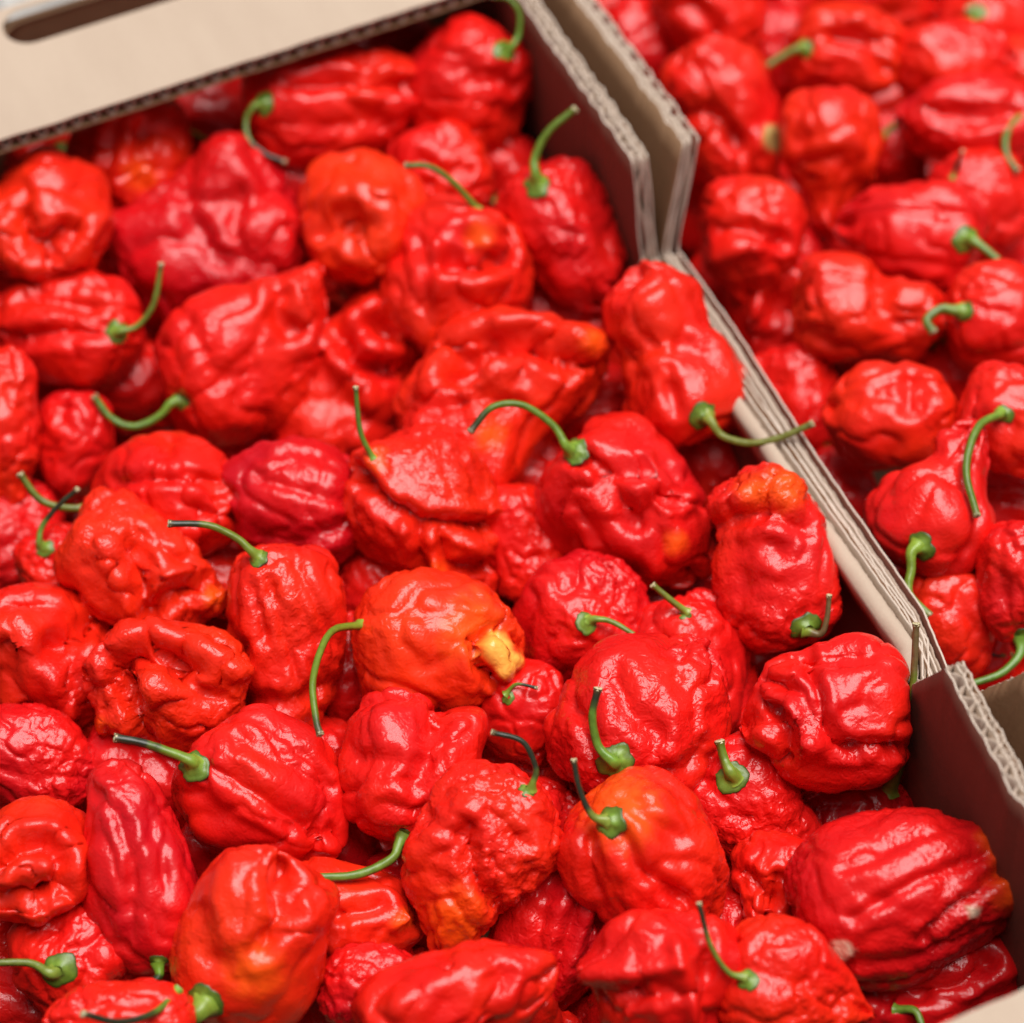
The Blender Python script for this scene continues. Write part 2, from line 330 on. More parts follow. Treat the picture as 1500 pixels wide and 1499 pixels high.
P('crumpled bell-shaped red pepper, stem arching left over its top', 665,412, 210,204, 95, 30, hue=.25, sh='ball', n=4, gd=.2, wr=2, stem=S([(702,310),(665,275),(632,254),(597,253)], w=10, c=0, d=1.2, lift=.6), st=[(18,10,(640,385),(655,350),(700,335),(745,345),(757,385)),(-28,10,(650,388),(690,398),(735,385)),(14,14,(640,425),(690,425),(740,415)),(-12,8,(680,345),(700,375),(710,395)),(-12,8,(612,350),(630,400),(625,450))], sp=[(705,352,26)], dz=.01)
P('crimson pebbled pepper beside the side wall, stem curving up right', 828,350, 208,150, 62, hue=-.2, sh='long', n=4, gd=.08, wr=3.2, stem=S([(786,272),(783,240),(803,203),(841,172)], w=13, c=22, d=1.2), dz=.01)
P('small dim red pepper with a thin brown stem, deep in the far gap', 748,262, 120,100, 60, ly=2, hue=-.1, stem=S([(722,300),(723,270),(723,243)], w=6, c=8, d=.2, col='brown'), res=.6, dz=.02)
P('red pepper rolled up at its top, left of the big folded one', 518,568, 250,180, -72, ly=1, hue=.2, n=3, cr=.07, st=[(22,12,(475,500),(520,548),(545,590)),(-30,11,(500,505),(545,540),(605,550)),(18,9,(520,475),(552,452),(592,478),(585,520),(540,512)),(-14,9,(550,478),(568,488))], gr=[(548,480,560,450,40),(450,640,425,655,40)])
P('big folded orange-red pepper with a tongue hanging down', 735,578, 270,205, -32, hue=.3, n=3, wr=3, cr=.07, st=[(22,14,(632,575),(660,500),(715,476),(790,486),(865,508)),(-38,14,(672,550),(710,515),(770,505),(830,530)),(-14,10,(640,605),(700,585),(760,600)),(8,12,(720,540),(780,540))], gr=[(850,505,882,505,26),(705,650,722,705,42),(640,640,605,640,35)], sp=[(870,505,24),(720,640,30)])
P('pinkish crimson pepper with a short green stem stub, behind the folded one', 805,465, 185,150, 190, ly=.5, hue=-.2, stem=S([(866,440),(878,434),(890,433)], w=13, c=12))
P('waisted peanut-shaped red pepper leaning on the low wall, stem lying across it', 985,522, 245,178, -110, hue=.25, sh='peanut', n=3, gd=.1, wr=1.6, stem=S([(1030,614),(1052,642),(1090,652),(1130,645),(1179,624)], w=12, c=23, d=1.1, lift=.35), dz=.014, st=[(-9,8,(972,545),(985,605)),(-10,12,(920,520),(980,505),(1030,520))])
P('deep red pepper showing only grooves beside the peanut-shaped one', 868,602, 160,130, 0, ly=2, hue=-.05, st=[(-12,8,(810,600),(870,588),(930,580))], res=.75)
P('red wrinkled pepper cut by the left edge, above the curled green stem', -5,625, 215,130, 85, hue=.25, wr=3.5, n=4)
P('shiny crimson heart-shaped pepper at the left, in a dark hollow', 110,652, 140,106, 95, ly=1, hue=-.15, wr=.8, gd=.1, st=[(-8,10,(95,605),(110,630))])
P('small dark red pepper below the shiny heart-shaped one', 88,712, 90,80, 20, ly=2, hue=-.2, res=.5)
P('red pepper mostly hidden below the hooked stem', 195,565, 160,125, 20, ly=2, hue=.05, res=.75)
P('bright red square-shouldered pepper with a broad shine, stem curling left', 248,734, 200,180, 15, 45, hue=.15, sh='ball', n=4, gd=.14, wr=.9, stem=S([(163,732),(115,745),(70,733),(40,695)], w=13, c=0, d=1.2, lift=.4), st=[(-13,8,(178,706),(250,700),(325,706)),(-9,8,(250,640),(253,700)),(8,22,(290,755),(300,770))])
P('glossy dark crimson ribbed pepper lying on its side, centre left', 430,737, 188,172, 188, hue=-.55, n=4, gd=.07, wr=1.8, st=[(-8,7,(385,703),(440,715),(505,735)),(-6,7,(380,668),(440,662),(500,685)),(-9,9,(380,785),(440,795),(500,775))], gr=[(355,700,333,698,22)])
P('pebbled red pepper split by a long crease, stem straight up', 620,752, 215,200, 58, hue=.22, n=3, gd=.1, wr=4, stem=S([(551,672),(533,635),(527,572)], w=9, c=0, d=1.0, lift=.4), st=[(-32,9,(525,690),(568,738),(622,765),(725,772)),(-26,8,(614,775),(613,815),(635,850)),(26,14,(686,798),(694,804)),(-20,7,(648,785),(655,830),(725,828)),(14,9,(640,830),(650,840)),(16,10,(600,775),(606,790))], gr=[(695,835,712,872,30),(560,690,545,668,28)], sp=[(556,676,22),(640,838,22)])
P('red pepper peeping out right of the creased pebbled one', 770,800, 165,118, 80, ly=1, hue=.05, wr=2.6)
P('big glossy crimson-red pepper in the middle, long stem arching left', 920,748, 242,215, 42, hue=-.12, n=3, gd=.16, wr=1.2, cr=.07, stem=S([(834,660),(808,625),(765,597),(722,600),(690,635)], w=12, c=24, d=.85), st=[(-20,11,(850,672),(905,692),(960,690),(985,730)),(-20,11,(885,705),(930,765),(965,725),(1010,700)),(-12,11,(840,745),(890,815),(930,840)),(-8,12,(960,760),(1010,760))], sp=[(985,795,22)])
P('red pepper tucked in left of the big glossy middle one', 788,706, 155,118, 30, ly=2, hue=-.05, res=.75)
P('pebbled red pepper with an orange curled end, against the low wall', 1140,830, 225,172, -94, hue=.05, n=3, gd=.12, wr=3.4, stem=S([(1172,922),(1194,926),(1203,905),(1206,870)], w=9, c=25, d=.15, col='brown'), dz=.006, st=[(-14,13,(1115,800),(1130,803)),(-18,10,(1055,765),(1115,748),(1175,775)),(12,12,(1060,740),(1100,705),(1160,715))], gr=[(1130,745,1125,702,50),(1065,745,1045,735,30)], sp=[(1145,715,42),(1100,720,30)])
P('dark red pepper in the gap right of the big glossy one', 1045,692, 140,110, 60, ly=2, hue=-.15, res=.6)
P('crimson pebbled pepper at the left edge beside a dark stem', 22,805, 175,145, 70, ly=1, hue=-.2, wr=3.5)
P('small red pepper with a dark bent stem, left edge', 88,842, 125,100, 70, ly=1, hue=0, stem=S([(66,800),(70,770),(95,740),(122,717)], w=9, c=15, d=.4), wr=3)
P('orange-red pepper with a curled tail pointing right', 198,838, 212,180, 35, hue=.45, n=3, wr=2.2, cr=.07, st=[(-30,11,(205,795),(222,850),(222,900)),(14,12,(160,795),(185,860),(212,925)),(18,10,(232,862),(252,838),(285,842)),(-28,10,(236,892),(262,868),(305,858))], gr=[(285,885,332,880,34),(255,905,265,930,30)], sp=[(318,872,20)])
P('long orange-red pepper with fine lengthwise wrinkles, stem arching left', 420,936, 262,170, 88, hue=.3, sh='long', n=4, gd=.1, wr=2.2, stem=S([(380,812),(352,787),(312,769),(257,767)], w=12, c=17, d=.72), st=[(-9,6,(400,850),(422,920),(440,990)),(-9,6,(440,830),(470,880),(492,940)),(-8,6,(378,860),(395,935)),(-20,14,(335,935),(352,955)),(-12,9,(365,1020),(430,1025),(480,1000))], gr=[(430,1040,425,1068,30)])
P('limp folded red pepper at the left edge, edge curled up', 72,975, 220,190, 40, ly=1, hue=.15, wr=2, cr=.08, st=[(24,12,(-5,922),(45,915),(70,960),(112,1030)),(-32,15,(85,950),(115,930),(150,905)),(-14,10,(25,990),(60,1040)),(10,12,(10,880),(90,880))])
P('crumpled orange-red pepper, arched fold and pinched left end', 245,1002, 218,165, 188, hue=.45, n=3, wr=2.8, cr=.08, st=[(22,12,(158,975),(185,930),(230,924),(300,948),(348,980)),(-36,14,(180,975),(225,958),(285,978)),(18,20,(230,1002),(242,1010)),(-28,11,(188,985),(208,1040),(218,1080)),(-10,8,(270,1000),(330,1020))], gr=[(165,1060,140,1085,32)], sp=[(150,1070,26)])
P('bright orange pepper with a yellow curled tip', 630,945, 212,208, 5, hue=.75, sh='ball', n=4, gd=.1, wr=2.2, stem=S([(529,912),(492,922),(473,980),(479,1035),(486,1057)], w=12, c=0, d=.95, lift=2.3), st=[(14,11,(680,893),(728,900),(752,930)),(-26,7,(712,925),(692,938),(700,972),(728,996)),(12,9,(675,950),(690,1000)),(14,9,(718,945),(735,955)),(12,8,(740,975),(735,985)),(-9,12,(610,880),(640,930),(640,990))], gr=[(725,965,752,968,26)], sp=[(690,920,60),(728,948,24,C_YE),(745,970,22,C_YE)])
P('small textured crimson pepper above the orange yellow-tipped one', 560,868, 120,100, 30, ly=1, hue=-.1, wr=3, res=.6)
P('crimson pebbled pepper facing its yellowish collar to us', 845,922, 190,175, 120, -50, ly=1, hue=-.22, sh='ball', n=4, gd=.08, wr=3, stem=S([(862,905),(895,908),(938,934)], w=9, c=18, d=1.3, lift=.3))
P('dark red pepper lying behind the pebbled ones, mid right', 985,862, 200,100, 0, ly=2, hue=-.25, res=.7)
P('red pebbled pepper with short stem, behind the big dark-stemmed one', 1015,988, 205,165, 75, ly=1, hue=-.05, wr=3, stem=S([(1003,893),(980,878),(952,855)], w=11, c=10, d=1.1))
P('big red pepper with a dark curled-up stem on its lower left', 942,1054, 248,232, -48, -12, hue=-.08, n=3, gd=.13, wr=2.6, cr=.065, stem=S([(897,1107),(872,1082),(864,1040),(872,1000)], w=14, c=29, d=.8, lift=.35), st=[(-14,12,(900,985),(918,1035),(955,1065)),(-16,9,(950,1125),(1005,1118),(1030,1085)),(-10,12,(850,1040),(870,1075))])
P('big shiny red pepper with a knobbly end, right by the low wall', 1220,1047, 218,215, 176, hue=-.1, n=4, gd=.12, wr=1.2, cr=.055, stem=S([(1330,1045),(1334,1000),(1336,912)], w=12, c=0, d=.5, col='brown', lift=.5), dz=.006, st=[(-24,9,(1178,960),(1188,1040),(1215,1088),(1315,1088)),(-19,8,(1115,992),(1160,1008),(1182,1055)),(17,12,(1125,1000),(1127,1004)),(20,13,(1165,1030),(1178,1082)),(-18,7,(1128,1032),(1148,1060),(1150,1100)),(14,10,(1115,1070),(1120,1076)),(-10,10,(1150,965),(1250,955))], gr=[(1120,1060,1096,1070,30)])
P('small red pepper with a tiny dark hooked stem under the yellow tip', 768,1046, 135,122, 80, ly=1, hue=0, wr=2, stem=S([(740,1014),(757,999),(786,1004)], w=6, c=11, d=.6))
P('shiny red heart-shaped pepper, its stem lying out to the left below', 602,1130, 188,205, -88, hue=-.08, n=3, gd=.12, wr=1.4, stem=S([(592,1220),(575,1250),(520,1270),(428,1268)], w=15, c=18, d=1.3, lift=.7), st=[(-18,13,(637,1060),(632,1095),(612,1135)),(-10,10,(525,1105),(580,1105)),(-10,9,(560,1170),(640,1180))], gr=[(685,1065,710,1040,34),(560,1050,550,1028,45),(640,1045,638,1062,30)])
P('smooth red bell pepper with a thick stem pointing left', 385,1163, 228,200, 36, hue=-.02, n=4, gd=.17, wr=1, stem=S([(292,1112),(255,1094),(218,1081),(181,1074)], w=15, c=25, d=.55), st=[(-16,11,(315,1115),(390,1160),(472,1220)),(-11,10,(365,1078),(430,1112),(485,1150))])
P('pebbled red pepper tapering to a crinkled orange tip, dark stem', 703,1262, 262,195, 115, hue=.22, sh='lantern', n=3, gd=.12, wr=3.8, cr=.07, stem=S([(778,1150),(784,1120),(765,1082),(721,1068)], w=10, c=14, d=.2), st=[(-20,9,(683,1200),(690,1270),(742,1335)),(-14,8,(630,1195),(680,1222)),(-10,8,(720,1180),(770,1230))], sp=[(670,1345,60)], gr=[(680,1360,688,1385,30),(620,1260,600,1265,40)])
P('red pepper partly hidden behind the dark-stemmed pebbled one', 800,1150, 180,140, 25, ly=2, hue=-.08, wr=1.5)
P('orange-shouldered red pepper with a dark stem standing up', 950,1262, 240,210, 52, hue=.15, n=4, gd=.17, wr=2, stem=S([(886,1194),(864,1184),(846,1145),(838,1104)], w=10, c=27, d=.3), st=[(-16,10,(905,1210),(930,1262),(992,1305)),(-14,9,(860,1225),(870,1295)),(-10,9,(930,1180),(990,1220))], sp=[(905,1178,70)])
P('crimson pebbled pepper with a stout green stem and wide collar', 1110,1192, 222,165, 42, ly=1, hue=-.12, sh='lantern', wr=3.4, stem=S([(1069,1132),(1056,1106),(1049,1080)], w=16, c=26, d=1.3, lift=.1))
P('small knobbly red pepper end left of the large ribbed one', 1135,1302, 140,128, 110, 35, ly=1, hue=.15, wr=1.6, sh='scorp', st=[(-18,9,(1135,1285),(1122,1345)),(-14,8,(1085,1275),(1125,1312)),(10,12,(1160,1290),(1165,1310))])
P('largest pepper: deep red, ribbed, orange tip towards the box corner', 1325,1303, 300,238, -13, hue=-.3, n=5, gd=.05, cr=.035, wr=2.6, st=[(-12,7,(1235,1330),(1330,1275),(1435,1242)),(-20,7,(1340,1360),(1390,1312),(1450,1268),(1475,1262)),(-9,7,(1225,1262),(1330,1215),(1425,1195)),(-8,8,(1240,1400),(1330,1390),(1400,1350))], gr=[(1450,1290,1496,1288,40),(1430,1200,1442,1205,40)], sp=[(1485,1285,55),(1455,1225,38),(1222,1378,17,C_PALE),(1411,1322,9,C_PALE)])
P('dark red pepper wedged against the wall above the largest one', 1265,1192, 160,100, 0, ly=1, hue=-.25, wr=3.5, stem=S([(1300,1156),(1308,1122),(1312,1090)], w=20, c=0, d=1.3, lift=.8))
P('crimson textured pepper at the left edge, above the spiral one', 52,1113, 165,135, 20, ly=1, hue=-.28, wr=3)
P('dark red pepper in the shade under the thick left-pointing stem', 212,1140, 180,135, 30, ly=2, hue=-.28, wr=2)
P('orange-red pepper coiled like a spiral, left edge', 58,1264, 165,172, 90, 35, hue=.4, sh='ball', n=3, gd=.03, cr=.03, wr=1.6, st=[(16,11,(-10,1235),(25,1205),(85,1203),(120,1240),(118,1300),(70,1328),(5,1322)),(-30,9,(10,1262),(40,1232),(80,1226),(104,1252),(100,1292),(60,1306),(20,1302)),(14,11,(20,1286),(45,1262),(80,1258)),(-14,8,(45,1288),(75,1285))])
P('smooth dark red tapering pepper, tip upwards, lower left', 210,1280, 270,168, -104, hue=-.4, sh='bell', n=3, gd=.14, wr=1.3, stem=S([(238,1405),(240,1420),(228,1432)], w=14, c=15, d=.5), st=[(-8,9,(185,1195),(207,1270),(200,1355)),(-6,9,(225,1180),(250,1270)),(-12,8,(150,1160),(175,1180))], gr=[(170,1170,152,1140,34)], bend=.05)
P('bright orange-red pepper closest to us, thick stem at the bottom edge', 368,1372, 245,215, -72, 20, hue=.5, sh='bell', n=3, gd=.14, wr=1.4, cr=.035, stem=S([(306,1462),(282,1484),(240,1525)], w=26, c=30, d=1.4, lift=.2), st=[(-24,13,(410,1272),(424,1330),(390,1372)),(10,30,(455,1325),(458,1345)),(10,30,(345,1300),(335,1345)),(-10,14,(300,1330),(320,1400))], gr=[(348,1280,345,1250,42),(462,1315,488,1312,38)], sp=[(380,1410,50)])
P('orange pepper with a knob at its right end, below the lying stem', 508,1350, 185,155, 5, ly=1, hue=.35, wr=1.6, gd=.05, st=[(12,9,(420,1292),(470,1287),(482,1335)),(-15,9,(500,1328),(560,1318)),(-10,9,(450,1340),(470,1390))], gr=[(565,1340,602,1338,20)], sp=[(590,1340,20)])
P('narrow dark crimson pepper in the gap right of the knobbed orange one', 595,1345, 185,115, 75, ly=2, hue=-.45, st=[(-14,8,(560,1290),(590,1350),(600,1410))], wr=1.5)
P('dark crimson pepper with long grooves, bottom centre', 808,1366, 225,170, 115, ly=1, hue=-.35, wr=2.4, n=5, st=[(-17,8,(855,1270),(832,1355),(800,1445)),(-14,8,(890,1310),(855,1405))])
P('pinkish red smooth pepper at the bottom edge, centre', 668,1474, 265,170, -22, hue=.08, wr=.8, sh='long', st=[(-16,11,(735,1425),(712,1490)),(12,16,(590,1460),(680,1410))])
P('dark red pepper with a tiny stem tip, bottom left of centre', 560,1452, 160,120, 10, ly=1, hue=-.3, wr=3.4, stem=S([(612,1442),(620,1436),(618,1424)], w=6, c=0), res=.75)
P('red pepper facing its green collar to us, stem out left', 116,1412, 190,172, 70, -50, ly=1, hue=-.02, sh='ball', n=4, gd=.12, wr=2, stem=S([(98,1408),(60,1394),(0,1394)], w=13, c=29, d=.9, lift=.1))
P('red pepper at the bottom edge with a dark stem bent along it', 180,1500, 200,130, 182, hue=.1, wr=1.5, stem=S([(262,1448),(235,1472),(190,1478),(142,1460)], w=12, c=0, d=.4, lift=1.9))
P('star-shaped crumpled red pepper at the bottom edge', 968,1452, 225,190, 95, hue=.05, n=4, gd=.06, wr=1.4, cr=.08, st=[(17,10,(860,1420),(940,1408),(985,1402)),(17,9,(985,1375),(1000,1430),(1012,1500)),(-16,10,(890,1450),(960,1440)),(-16,9,(1030,1400),(1035,1480))], gr=[(935,1385,930,1358,26),(885,1422,850,1420,26),(1055,1405,1080,1392,30)])
P('orange-red tapering pepper with a thin upright stem, bottom right', 1165,1442, 212,180, 22, hue=.3, sh='lantern', n=4, wr=1.8, stem=S([(1084,1420),(1060,1411),(1035,1372),(1018,1311)], w=9, c=19, d=.7))
P('smooth crimson pepper under the front flap corner', 1390,1452, 255,165, -12, ly=1, hue=-.3, wr=1, stem=S([(1300,1466),(1330,1468),(1342,1510)], w=13, c=0, d=1.2, lift=.6), st=[(-20,11,(1290,1450),(1380,1436),(1440,1400)),(-12,12,(1400,1480),(1490,1440))])
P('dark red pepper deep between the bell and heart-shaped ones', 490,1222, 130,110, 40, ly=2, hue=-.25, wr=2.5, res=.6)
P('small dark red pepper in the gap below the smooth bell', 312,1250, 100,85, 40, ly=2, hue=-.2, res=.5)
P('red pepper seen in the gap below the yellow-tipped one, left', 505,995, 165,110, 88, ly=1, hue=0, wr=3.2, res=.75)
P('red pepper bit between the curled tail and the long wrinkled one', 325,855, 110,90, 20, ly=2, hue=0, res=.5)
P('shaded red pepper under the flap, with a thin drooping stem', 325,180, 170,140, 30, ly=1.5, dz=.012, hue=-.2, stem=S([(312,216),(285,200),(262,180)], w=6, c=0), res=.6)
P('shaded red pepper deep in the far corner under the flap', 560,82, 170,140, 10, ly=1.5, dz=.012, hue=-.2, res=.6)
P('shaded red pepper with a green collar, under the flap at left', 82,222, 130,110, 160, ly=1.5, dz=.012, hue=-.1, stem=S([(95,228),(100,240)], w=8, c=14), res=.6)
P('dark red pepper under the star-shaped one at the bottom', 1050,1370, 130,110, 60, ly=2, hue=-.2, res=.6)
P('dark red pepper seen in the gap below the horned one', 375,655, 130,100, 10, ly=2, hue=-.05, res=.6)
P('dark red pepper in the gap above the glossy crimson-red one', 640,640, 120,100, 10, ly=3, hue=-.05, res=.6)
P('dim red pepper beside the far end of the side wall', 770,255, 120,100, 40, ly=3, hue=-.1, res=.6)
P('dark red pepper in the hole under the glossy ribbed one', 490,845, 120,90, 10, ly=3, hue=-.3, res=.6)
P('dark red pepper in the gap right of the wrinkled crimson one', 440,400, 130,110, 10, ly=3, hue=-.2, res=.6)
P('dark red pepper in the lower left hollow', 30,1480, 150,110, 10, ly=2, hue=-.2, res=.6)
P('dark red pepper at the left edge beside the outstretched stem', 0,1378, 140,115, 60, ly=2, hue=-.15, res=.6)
# --- right box
P('red pepper at the top edge, left in the right box', 1040,15, 165,150, 60, ly=0, hue=.05, box='R', res=.75, st=[(-12,10,(1010,20),(1050,60))])
P('orange-red pepper with a tan bruise, beside the right box wall', 1058,178, 215,170, 70, hue=.2, n=4, box='R', res=.85, st=[(-18,10,(975,180),(1030,170),(1075,215)),(12,12,(1120,200),(1085,250)),(-10,10,(1090,230),(1100,270))], gr=[(1095,265,1092,288,28)], sp=[(1128,208,19,C_TAN)])
P('crumpled orange-red pepper with a straight stem to the left, right box', 1245,78, 165,140, 0, hue=.35, box='R', res=.85, stem=S([(1170,78),(1142,90),(1110,112)], w=12, c=15), st=[(-16,10,(1215,60),(1260,70),(1290,110)),(12,10,(1230,40),(1270,30)),(10,9,(1280,50),(1325,65))])
P('dim crimson pepper between the bruised and crumpled ones, right box', 1138,85, 130,110, 80, ly=1, hue=-.35, box='R', res=.6)
P('orange-red pepper with a crooked tail pointing down, right box', 1215,238, 195,145, 88, hue=.3, sh='scorp', box='R', res=.85, wr=1.2, st=[(12,10,(1240,200),(1265,240),(1270,280)),(-14,10,(1165,250),(1230,240))], gr=[(1230,310,1215,335,25)])
P('pinkish red pepper right of the crumpled one, right box', 1402,92, 165,120, 0, hue=.1, box='R', res=.75, )
P('dark glossy red pepper at the right edge below the pinkish one', 1420,180, 190,135, 185, ly=0, hue=-.15, box='R', res=.8, st=[(-14,10,(1370,170),(1420,185),(1480,170))])
P('red pepper with an orange fold at the upper right edge', 1505,120, 130,110, 20, ly=1, hue=.3, box='R', res=.6)
P('folded red pepper right behind the raised wall end, right box', 1100,350, 165,140, 85, hue=.1, box='R', res=.85, st=[(14,10,(1050,380),(1100,365),(1125,330)),(-18,10,(1050,340),(1100,345),(1140,360))], sp=[])
P('ribbed crimson pepper with a green stem pointing right, right box', 1335,345, 195,160, 190, hue=-.2, n=7, gd=.15, box='R', res=.85, wr=1.2, stem=S([(1410,355),(1430,372),(1457,396)], w=13, c=22))
P('red textured pepper with a dark stub stem at the right edge', 1440,302, 145,135, 80, ly=1, hue=.05, box='R', res=.7, wr=3, stem=S([(1385,268),(1392,250),(1400,230)], w=7, c=0, d=.2))
P('red pepper outside the right edge, curly green stem hooking in', 1560,180, 130,120, 0, ly=0, hue=0, box='R', res=.5, stem=S([(1515,178),(1485,180),(1460,205),(1456,238),(1470,264)], w=12, c=0, d=1.2, lift=.9))
P('small crimson pepper in the gap with a green stem, right box', 1312,225, 110,95, 80, ly=2, hue=-.2, box='R', res=.6, stem=S([(1288,205),(1302,192),(1322,182)], w=10, c=0))
P('wrinkled red pepper with a hollow, beside the low wall of the right box', 1150,478, 185,150, 80, ly=1, hue=.05, box='R', res=.85, wr=2.4, st=[(14,9,(1100,480),(1110,420),(1150,405),(1180,430)),(-22,12,(1130,455),(1150,460)),(12,9,(1100,440),(1105,520),(1125,560))])
P('orange-red dog-bone-shaped pepper, right box', 1275,462, 200,155, 8, hue=.35, sh='peanut', n=3, gd=.12, box='R', res=.9, wr=1.2, st=[(-18,12,(1290,400),(1285,460)),(-12,10,(1300,480),(1340,470))], gr=[(1210,400,1195,385,35)])
P('red pepper with a pale green hooked stem at the right edge', 1468,465, 155,160, 0, hue=.1, n=5, box='R', res=.85, stem=S([(1396,460),(1366,458),(1347,474),(1356,492)], w=16, c=18, lift=.3))
P('smooth orange-red pepper in the middle of the right box', 1305,612, 170,148, 190, hue=.3, sh='ball', box='R', res=.85, wr=1.2, st=[(-14,10,(1330,560),(1325,600)),(10,12,(1360,560),(1375,600))])
P('dark red pepper by the low wall with a green stem, right box', 1165,600, 165,130, 80, ly=2, hue=-.15, box='R', res=.75, stem=S([(1245,676),(1215,662),(1178,632)], w=11, c=0, lift=.9))
P('ribbed red pepper with a narrow top and stem bent down, right box', 1378,735, 215,180, -65, hue=-.05, sh='scorp', n=7, gd=.15, box='R', res=.9, wr=1, stem=S([(1331,800),(1322,832),(1318,866),(1346,898)], w=14, c=24, d=1.2, lift=.4), dz=.008)
P('red pepper at the right edge with a long stem hanging down', 1495,622, 175,150, 20, hue=.1, box='R', res=.8, wr=2, stem=S([(1455,608),(1415,630),(1393,690),(1405,756)], w=13, c=15, d=1.1, lift=1.2), dz=.01)
P('orange-red pepper beside the stem end, near the right corner', 1395,912, 145,130, 80, hue=.25, ly=1, box='R', res=.8, wr=1.6)
P('crimson pepper at the right edge, lying above a bent green stem', 1495,855, 165,130, 90, hue=-.15, box='R', res=.85, wr=2.2, stem=S([(1492,938),(1488,960),(1460,985),(1415,1000)], w=14, c=22, d=1.2, lift=.4))
P('dark red pepper under the bent green stem in the right box', 1430,970, 120,100, 90, ly=2, hue=-.1, box='R', res=.6, stem=S([(1478,958),(1450,958),(1414,951)], w=9, c=0, d=.3, lift=.8))
P('red pepper sliver at the right edge above the crimson one', 1490,750, 100,80, 0, ly=2, hue=-.05, box='R', res=.5)
P('orange-red pepper at the top edge above the pinkish one', 1290,5, 150,110, 0, ly=1, hue=.2, box='R', res=.6)
P('red pepper in the upper right corner, green collar on top', 1455,30, 140,120, 30, ly=1, hue=.05, box='R', res=.7, stem=S([(1415,34),(1412,22)], w=14, c=18))
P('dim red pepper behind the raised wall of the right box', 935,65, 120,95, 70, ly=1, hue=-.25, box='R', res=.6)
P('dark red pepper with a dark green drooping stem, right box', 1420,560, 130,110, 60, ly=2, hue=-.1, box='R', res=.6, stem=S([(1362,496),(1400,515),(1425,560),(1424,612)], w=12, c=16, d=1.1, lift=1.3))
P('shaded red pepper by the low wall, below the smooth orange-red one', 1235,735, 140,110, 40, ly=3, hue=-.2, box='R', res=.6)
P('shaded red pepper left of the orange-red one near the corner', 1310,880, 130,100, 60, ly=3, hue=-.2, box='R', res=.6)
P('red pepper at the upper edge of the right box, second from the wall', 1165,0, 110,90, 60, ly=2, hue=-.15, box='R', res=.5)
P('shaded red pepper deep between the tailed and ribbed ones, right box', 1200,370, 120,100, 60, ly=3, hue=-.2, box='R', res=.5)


# place them: the top ones first, every next one slides back along its line of sight until it only just touches those before
def frame_of(q):
    a, ti = math.radians(q['ang']), math.radians(q['tilt'])
    e1 = np.array([math.cos(a)*math.cos(ti), math.sin(a)*math.cos(ti), -math.sin(ti)])
    e3 = np.array([0, 0, -1.0]) - e1*(-e1[2])
    if np.linalg.norm(e3) < 0.2: e3 = np.array([math.sin(a), -math.cos(a), 0]) - e1*np.dot(e1, [math.sin(a), -math.cos(a), 0])
    e3 /= np.linalg.norm(e3); e2 = np.cross(e1, e3)
    return e1, e2, e3
placed = []
def spheres(q, depth):
    s = depth/FPX; v = fw + rt*(q['cx']-750)/FPX + dn*(q['cy']-749.5)/FPX
    c = EYE + v*depth; e1 = frame_of(q)[0]; ew = e1[0]*rt + e1[1]*dn + e1[2]*fw
    hw = q['W']*.5; ext = max(0, q['L']*.5-hw*.85)
    return [(c+ew*ext*k*s, hw*s*(.92 if k == 0 else .8)) for k in (-1, 0, 1)]
def settle(q):
    z0 = -0.013 - 0.013*q['ly'] + q.get('dz', 0)
    c = at_z(q['cx'], q['cy'], z0); d = float(np.dot(c-EYE, fw))
    for step in range(40):
        if not placed: break
        B = np.array([b for o in placed for b, _ in o]); RB = np.array([rb for o in placed for _, rb in o])
        if all((ra+RB-np.linalg.norm(B-a, axis=1)-0.27*np.minimum(ra, RB)).max() <= 0 for a, ra in spheres(q, d)): break
        d += 0.0018
    q['depth'] = d; placed.append(spheres(q, d))
for q in sorted(PEPS, key=lambda q: (q['ly'], -q['cy'])): settle(q)

# buried layer: only what could show through the gaps from around here
disc = []
for q in PEPS:
    for c, r_ in spheres(q, q['depth']):
        v = c-EYE; zd = float(np.dot(v, fw)); disc.append((750+FPX*np.dot(v, rt)/zd, 749.5+FPX*np.dot(v, dn)/zd, r_*FPX/zd*.90))
disc = np.array(disc); rf = np.random.RandomState(77); ga = np.linspace(0, 2*np.pi, 12, endpoint=False)
import re
TOPS = [(q, re.split(r', | with | behind | beside ', q['label'])[0]) for q in PEPS]
TOPS = [(q, nk) for q, nk in TOPS if len(nk.split()) <= 9 and sum(o['label'].startswith(nk) for o in PEPS) == 1]
used = set()
def buried_label(px, py, box):
    for q, nk in sorted(TOPS, key=lambda a: math.hypot(a[0]['cx']-px, a[0]['cy']-py)):
        dx, dy = px-q['cx'], py-q['cy']
        side = ('right of' if dx > 0 else 'left of') if abs(dx) > abs(dy) else ('below' if dy > 0 else 'above')
        if q['box'] == box and (nk, side) not in used:
            used.add((nk, side)); return 'buried red pepper %s the %s' % (side, nk)
def covered(x, y, k):
    return (np.hypot(x-disc[:, 0], y-disc[:, 1]) < disc[:, 2]*k).any()
